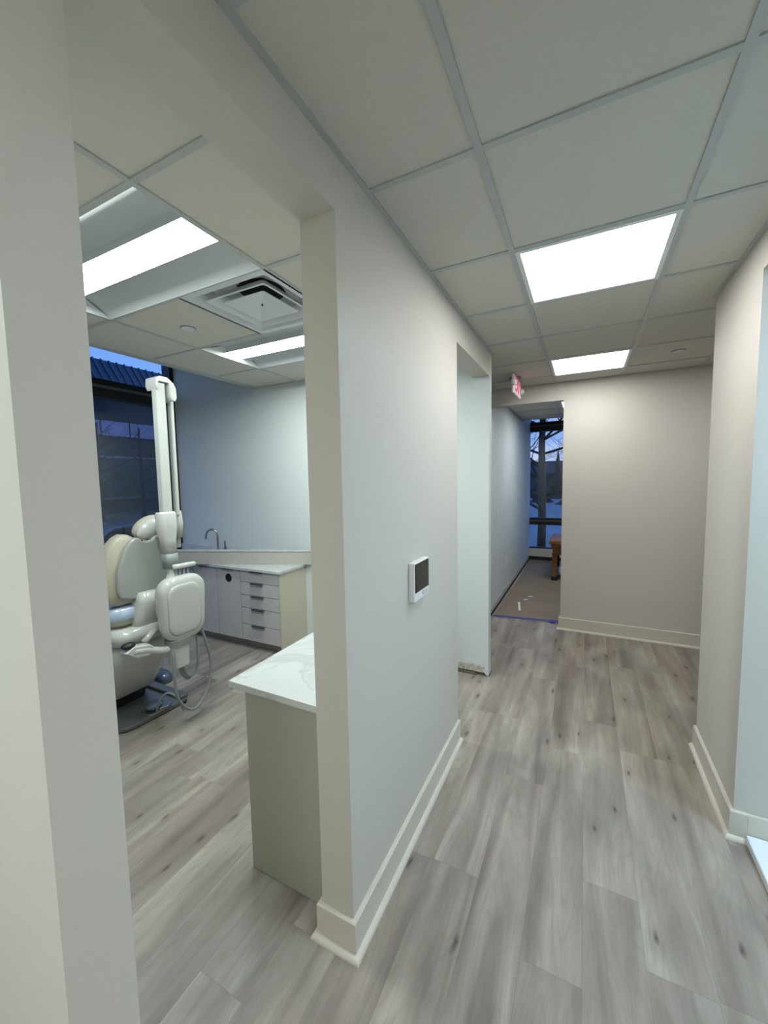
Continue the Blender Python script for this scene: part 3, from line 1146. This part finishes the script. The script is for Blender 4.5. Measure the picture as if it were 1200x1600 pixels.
# headrest
rot = Matrix.Rotation(math.radians(24), 3, 'X')
MB().ell((-2.80, 1.765, 1.368), .055, .118, .070, 24, 14, rot).build('headrest_cushion', UPH, ch, smooth=True)
MB().ell((-2.755, 1.762, 1.358), .045, .112, .064, 24, 14, rot).build('headrest_shell', WHITE, ch, smooth=True)
MB().box(-2.765, -2.735, 1.725, 1.80, 1.285, 1.345).build('headrest_mount', DARKM, ch, bevel=.008)
MB().box(-2.76, -2.72, 1.72, 1.86, 1.272, 1.292).build('headrest_bar', CHROME, ch, bevel=.004)
MB().ell((-2.71, 1.83, 1.365), .020, .028, .022).build('release_knob', WHITE, ch, smooth=True)
# assistant arm with black knob
a_ = sm([(-2.52, 1.44, .62), (-2.52, 1.52, .60), (-2.52, 1.61, .56), (-2.52, 1.68, .545), (-2.55, 1.80, .56)], 6)
MB().tube(a_, .026, 14).build('side_arm', WHITE, ch, smooth=True)
MB().prism([(-2.50, 1.385, .628), (-2.50, 1.45, .575), (-2.50, 1.54, .560), (-2.50, 1.575, .60), (-2.50, 1.545, .632), (-2.50, 1.44, .655)], (-.07, 0, 0)).build('arm_bracket', WHITE, ch, bevel=.008)
MB().ell((-2.535, 1.425, .662), .034, .042, .021).build('arm_knob', DARKM, ch, smooth=True)
MB().tube([(-2.60, 1.56, .62), (-2.63, 1.66, .665)], .022, 12).build('arm_link', WHITE, ch, smooth=True)
MB().box(-2.62, -2.55, 1.50, 1.56, .55, .59).build('arm_pivot', DARKM, ch, bevel=.004)

# ------------------------------------------------------------------ delivery unit: post, folded light arm, rounded head, hoses
du = thing('dental_delivery_unit', (-2.6, 1.85, 0), 'white dental delivery unit with tall folded arm and rounded head beside the chair', 'dental equipment')


def leanpost(y0, z0, y1, z1, x, wy, wx):
    return MB().loft([[(x + a, y0 + b, z0) for a, b in rrect(wx, wy, .012)], [(x + a, y1 + b, z1) for a, b in rrect(wx, wy, .012)]])


leanpost(1.788, 1.44, 1.788, 2.355, -2.62, .034, .03).build('front_arm_tube', WHITE, du, smooth=False, bevel=.003)
leanpost(1.915, 1.44, 1.915, 2.33, -2.68, .016, .02).build('rear_arm_tube', WHITE, du, bevel=.003)
leanpost(1.883, 1.46, 1.883, 2.30, -2.70, .008, .012).build('hinge_strip', GREYR, du)
cap = [(1.715, 2.335), (1.72, 2.385), (1.745, 2.398), (1.80, 2.398), (1.855, 2.365), (1.872, 2.335), (1.875, 2.27), (1.862, 2.243), (1.845, 2.243), (1.815, 2.275), (1.81, 2.36), (1.735, 2.36), (1.728, 2.30)]
cpm = MB()
cpm.prism([(-2.575, y + (.030 if y < 1.82 else .020), z) for y, z in cap], (-.12, 0, 0))
cpm.build('arm_hinge_cap', WHITE, du, bevel=.006)
# knuckles
MB().loft([zring(1.475, -2.62, 1.785, .038, .058, .03), zring(1.46, -2.62, 1.785, .045, .066, .035), zring(1.36, -2.62, 1.785, .046, .068, .035), zring(1.28, -2.62, 1.79, .042, .050, .03), zring(1.18, -2.62, 1.795, .042, .046, .03)]).build('front_knuckle', WHITE, du, smooth=True)
MB().loft([zring(1.478, -2.70, 1.93, .02, .012, .01), zring(1.465, -2.70, 1.93, .03, .024, .02), zring(1.38, -2.70, 1.935, .032, .028, .02), zring(1.27, -2.70, 1.93, .026, .022, .018)]).build('rear_knuckle', WHITE, du, smooth=True)
MB().tube([(-2.72, 1.93, 1.30), (-2.72, 1.93, 1.195)], .026, 16).build('rear_stem', SHELL2, du, bevel=.003)
MB().loft([zring(1.18, -2.62, 1.795, .045, .049, .03), zring(1.075, -2.62, 1.80, .044, .048, .03)]).build('pivot_ring', GREYR, du, smooth=True)
arm = sm([(-2.62, 1.80, 1.08), (-2.61, 1.80, 1.02), (-2.60, 1.76, .95), (-2.60, 1.715, .87), (-2.60, 1.70, .80), (-2.60, 1.72, .745), (-2.60, 1.80, .70)], 6)
MB().tube(arm, .038, 16).build('swan_arm', WHITE, du, smooth=True)
# rounded head: faces the corridor
hx = -2.50
hd = MB()
HR = []
yc, zc = 1.795, .805
for x, k in ((hx - .085, .70), (hx - .075, .90), (hx - .05, .99), (hx - .0, 1.0), (hx + .022, .955), (hx + .032, .88), (hx + .038, .60)):
    ring = []
    for a, b in rrect(.172, .225, .105, 8):
        tz = (b + .225) / .45
        ring.append((x, yc + a * k * (0.86 + .14 * min(1, tz * 1.5)), zc + b * (1 - (1 - k) * .8)))
    HR.append(ring)
hd.loft(HR)
hdo = hd.build('rounded_head', WHITE, du, smooth=True)
fpn = MB()
fpn.loft([[(hx + .034, yc - .012 + a, zc + .0 + b) for a, b in rrect(.128, .178, .08, 8)], [(hx + .040, yc - .012 + a, zc + b) for a, b in rrect(.118, .168, .075, 8)], [(hx + .0415, yc - .012 + a, zc + b) for a, b in rrect(.100, .148, .07, 8)]])
fpn.build('front_panel', WHITE, hdo, smooth=True)
MB().loft([zring(.600, hx - .02, yc - .045, .060, .082, .045), zring(.555, hx - .02, yc - .045, .060, .080, .045)]).build('lower_ring', GREYR, du, bevel=.002)
MB().loft([zring(.555, hx - .02, yc - .045, .052, .070, .045), zring(.40, hx - .02, yc - .042, .050, .064, .04)]).build('lower_tube', WHITE, du, bevel=.003)
MB().tube([(-2.57, 1.78, 1.085), (-2.57, 1.945, 1.08), (-2.57, 1.96, 1.078)], [.018, .018, .012], 14).build('handle_bar', WHITE, du, smooth=True)
for k in range(4):
    y = 1.80 + .032 * k
    MB().tube([(-2.575, y, 1.075), (-2.58, y + .004, .98), (-2.58, y + .004, .92)], .0095, 10).build('instrument_hose', HOSE, du, smooth=True)
# hanging hose loops
MB().tube(sm([(-2.50, 1.92, .62), (-2.49, 1.95, .50), (-2.48, 1.975, .33), (-2.47, 1.93, .16), (-2.46, 1.84, .075), (-2.46, 1.76, .085), (-2.46, 1.685, .20), (-2.47, 1.675, .36), (-2.49, 1.69, .52)], 8), .0095, 10).build('hose_loop', HOSE, du, smooth=True)
MB().tube(sm([(-2.51, 1.765, .41), (-2.51, 1.78, .34), (-2.51, 1.82, .29), (-2.50, 1.865, .32), (-2.49, 1.88, .42), (-2.50, 1.885, .56)], 8), .0085, 10).build('hose_loop', HOSE, du, smooth=True)
MB().tube(sm([(-2.52, 1.745, .41), (-2.52, 1.765, .33), (-2.52, 1.81, .272), (-2.51, 1.85, .30)], 8), .0085, 10).build('hose_loop', HOSE, du, smooth=True)
MB().tube(sm([(-2.46, 1.72, .10), (-2.48, 1.69, .20), (-2.52, 1.65, .245), (-2.56, 1.62, .20), (-2.60, 1.62, .12), (-2.68, 1.67, .07)], 8), .007, 8).build('pedal_cable', HOSE, du, smooth=True)

fp = thing('foot_pedal', (-2.74, 1.70, .034), 'small blue-grey domed foot pedal on the chair base plate', 'foot pedal')
pl_ = []
MB().ell((-2.765, 1.705, .070), .052, .062, .030, 24, 14).build('pedal_dome', PEDALM, fp, smooth=True)
MB().loft([zring(.035, -2.765, 1.705, .068, .082, .05), zring(.045, -2.765, 1.705, .066, .080, .05)]).build('pedal_ring', CHROME, fp, bevel=.002)
MB().prism([(-2.705, 1.70, .045), (-2.72, 1.78, .045), (-2.70, 1.80, .045), (-2.675, 1.75, .045)], (0, 0, .018)).build('pedal_lever', CHROME, fp, bevel=.003)
fb_ = thing('foot_control', (-3.2, 2.02, 0), 'blue-grey rounded foot control on the floor behind the base plate', 'foot control')
MB().loft([zring(.0, -3.20, 2.04, .11, .06, .05), zring(.05, -3.20, 2.04, .11, .06, .05), zring(.085, -3.20, 2.04, .08, .04, .03)]).build('control_body', PEDALM, fb_, smooth=True)

# ------------------------------------------------------------------ outdoors
ASPH = mat('dark_grass', (48, 56, 40), .9, vary=.3, vscale=.6)
SNOW = mat('pale_paving', (128, 132, 146), .8, vary=.15, vscale=.4)
MB().box(-60, -5.0, -30, 70, -.75, -.5).build('ground_lawn', ASPH, kind='structure')
MB().box(-5.0, 40, 8.75, 120, -.75, -.5).build('ground_paving', SNOW, kind='structure')
ROOFM = mat('dark_blue_metal_roof', (26, 42, 66), .5, metal=.0)
WALLX = mat('dark_slate_cladding', (34, 38, 50), .7, vary=.15, vscale=.5)
WALLX2 = mat('dark_brick_band', (44, 46, 58), .8, vary=.2, vscale=.8)
GLX = mat('mauve_window_band', (122, 114, 152), .15, vary=.3, vscale=.35, spec=.8)
ob = thing('office_building', (-34, 18, -.5), 'long dark office building with blue standing-seam roof outside the treatment room window', 'building')
rf = MB()
bx0 = -32
rf.prism([(bx0 - .2, -8, 8.3), (bx0 + .25, -8, 8.3), (bx0 - 2.2, -8, 11.5), (bx0 - 2.6, -8, 11.5)], (0, 60, 0))
rf.build('roof', ROOFM, ob)
sm_ = MB()
for k in range(100):
    y = -7.8 + k * .6
    sm_.prism([(bx0 + .25, y, 8.3), (bx0 + .34, y, 8.3), (bx0 - 2.1, y, 11.55), (bx0 - 2.2, y, 11.5)], (0, .10, 0))
sm_.build('roof_seams', mat('roof_seam_metal', (44, 66, 98), .5), ob)
MB().box(bx0 - 12, bx0 - .1, -8, 52, -.5, 8.4).build('facade', WALLX, ob)
MB().box(bx0 - .2, bx0 + .02, -8, 52, 5.35, 6.45).build('upper_window_band', GLX, ob)
MB().box(bx0 - .2, bx0 + .06, -8, 52, 3.70, 3.83).build('ledge', mat('pale_ledge', (96, 104, 124), .7), ob)
MB().box(bx0 - .2, bx0 + .04, -8, 52, 1.2, 3.7).build('lower_cladding', WALLX2, ob)
MB().box(bx0 - .2, bx0 + .3, -8, 52, .55, .72).build('low_rail', mat('pale_rail', (70, 76, 92), .7), ob)
for k in range(28):
    y = -6 + 2.1 * k
    MB().box(bx0 - .1, bx0 + .05, y, y + .10, 5.3, 6.5).build('window_mullion', WALLX, ob)

BARK = mat('dark_bark', (26, 26, 30), .9)


def tree(x, y, h, r, seed, label, spread=1., z=-.5, depth=5, bark=BARK, first=.3, group='bare trees outside the windows', nb=7):
    rnd = random.Random(seed)
    mb = MB()

    def grow(p, d, ln, r0, lvl):
        n = 4
        pts = [p]
        q = p.copy()
        dd = d.copy()
        for k in range(n):
            dd = (dd + Vector((rnd.uniform(-.16, .16), rnd.uniform(-.16, .16), rnd.uniform(-.02, .10)))).normalized()
            q = q + dd * ln / n
            pts.append(q.copy())
        mb.tube(pts, [r0 * (1 - .5 * k / n) for k in range(n + 1)], 5 if lvl > 1 else 8)
        if lvl >= depth:
            return
        for j in range(3 if lvl > 1 else 4):
            tpos = rnd.uniform(.35, 1.0)
            i = min(int(tpos * n), n - 1)
            pp2 = pts[i].lerp(pts[i + 1], tpos * n - i)
            ang = rnd.uniform(0, 2 * PI)
            side = Vector((math.cos(ang), math.sin(ang), rnd.uniform(-.1, .6)))
            nd = (dd * .6 + side * .75).normalized()
            grow(pp2, nd, ln * rnd.uniform(.5, .72), r0 * .5 * (1 - .3 * tpos), lvl + 1)
    # trunk
    pts = []
    for k in range(9):
        t_ = k / 8
        pts.append(Vector((x + rnd.uniform(-.03, .03) * h * .1, y + rnd.uniform(-.03, .03) * h * .1, z + h * t_)))
    mb.tube(pts, [r * (1 - .75 * k / 8) for k in range(9)], 12)
    for k in range(nb):
        t_ = first + (1 - first) * k / nb
        base = pts[0].lerp(pts[-1], t_)
        for j in range(2):
            ang = rnd.uniform(0, 2 * PI)
            grow(base, Vector((math.cos(ang), math.sin(ang), rnd.uniform(.1, .7))).normalized(), h * .26 * spread * (1.15 - t_ * .6), r * .36 * (1.1 - t_ * .7), 2)
    return mb.build('bare_tree', bark, smooth=True, label=label, cat='tree', group=group)


tree(-15, 7.9, 4.3, .12, 3, 'bare dark tree left of centre in the treatment room window', depth=4)
tree(-16.5, 10.3, 4.5, .12, 5, 'bare dark tree right of centre in the treatment room window', depth=4)
tree(-22, 14.9, 4.6, .12, 8, 'thin bare tree farther back in the treatment room window, beside the folded arm', depth=4)
tree(-1.045, 11.5, 8.0, .115, 11, 'large bare tree with straight trunk outside the far window', spread=1.1, depth=5, first=.16, nb=18)
tree(-4.2, 25, 7.5, .11, 21, 'smaller bare tree behind the large one outside the far window', spread=1.2, depth=4)
tree(-.6, 29, 7.0, .11, 24, 'bare tree farther right outside the far window', spread=1.3, depth=4)
# dark evergreens as a hillside backdrop and a house
HED = mat('dark_evergreen', (24, 32, 36), .9, vary=.5, vscale=3)


def evergreen(x, y, h, r, seed, label):
    rnd = random.Random(seed)
    mb = MB()
    for k in range(9):
        z0 = -.5 + h * k / 10
        rr = r * (1 - k / 9.5)
        ring1 = [(x + rr * (1 + rnd.uniform(-.25, .2)) * math.cos(q), y + rr * (1 + rnd.uniform(-.25, .2)) * math.sin(q), z0) for q in [2 * PI * i / 14 for i in range(14)]]
        ring2 = [(x + .15 * rr * math.cos(q), y + .15 * rr * math.sin(q), z0 + h * .2) for q in [2 * PI * i / 14 for i in range(14)]]
        mb.loft([ring1, ring2])
    return mb.build('evergreen_tree', HED, label=label, cat='tree', group='evergreens beyond the far window')


for k, (x, y, h, r) in enumerate(((-7.5, 44, 4.6, 2.2), (-5.6, 38, 4.2, 1.4), (-.4, 34, 4.6, 1.7), (1.0, 38, 5.6, 2.0))):
    evergreen(x, y, h, r, 40 + k, ('dark evergreen at far left outside the far window', 'dark evergreen left of the trunk outside the far window', 'dark evergreen right of the trunk outside the far window', 'tall dark evergreen at far right outside the far window')[k])
for k, (x, y, h, r, lb_) in enumerate(((-3.4, 37, 3.6, 1.2, 'low dark evergreen just left of the trunk outside the far window'), (-2.45, 43, 4.9, .9, 'dark evergreen directly behind the trunk outside the far window'), (-.8, 44, 4.2, 1.0, 'narrow dark evergreen just right of the trunk outside the far window'))):
    evergreen(x, y, h, r, 60 + k, lb_)
hs = thing('house', (-2.2, 46, -.5), 'dark two-storey house with pale windows beyond the far window', 'house')
MB().box(-5.5, 3.5, 46, 54, -.5, 2.0).build('house_wall', mat('dark_siding', (54, 60, 78), .8), hs)
MB().prism([(-6, 45.7, 1.95), (4, 45.7, 1.95), (4, 50, 3.3), (-6, 50, 3.3)], (0, .2, .2)).build('house_roof', mat('dark_shingles', (36, 42, 54), .9), hs)
for x in (-4.4, -3.0, -1.5, -.2, 1.4):
    for z in (.5,):
        MB().box(x, x + .6, 45.93, 46, z, z + .9).build('window', mat('pale_house_window', (120, 140, 178), .3), hs)

# parked car outside the treatment room
car = thing('parked_car', (-8.6, 4.6, -.5), 'dark blue parked car just outside the treatment room window', 'car')
CARM = mat('dark_navy_car_paint', (18, 26, 42), .25, coat=.5)
prof = [(-2.2, .35), (-2.25, .75), (-2.0, .95), (-1.2, 1.02), (-.6, 1.38), (.8, 1.42), (1.6, 1.05), (2.15, .98), (2.25, .6), (2.2, .35)]
MB().prism([(-7.8, 4.9 + a, -.5 + b) for a, b in prof], (-1.7, 0, 0)).build('car_body', CARM, car, bevel=.06, seg=4)
MB().prism([(-7.79, 4.9 + a, -.5 + b) for a, b in [(-1.1, 1.04), (-.58, 1.33), (.75, 1.36), (1.4, 1.06)]], (-1.72, 0, 0)).build('side_glass', mat('car_glass', (14, 18, 26), .05, spec=.8), car)
for a in (-1.35, 1.4):
    for x in (-7.86, -9.3):
        MB().tube([(x, 4.9 + a, -.5 + .33), (x - .2, 4.9 + a, -.5 + .33)], .33, 24).build('wheel', DARKM, car, bevel=.02)
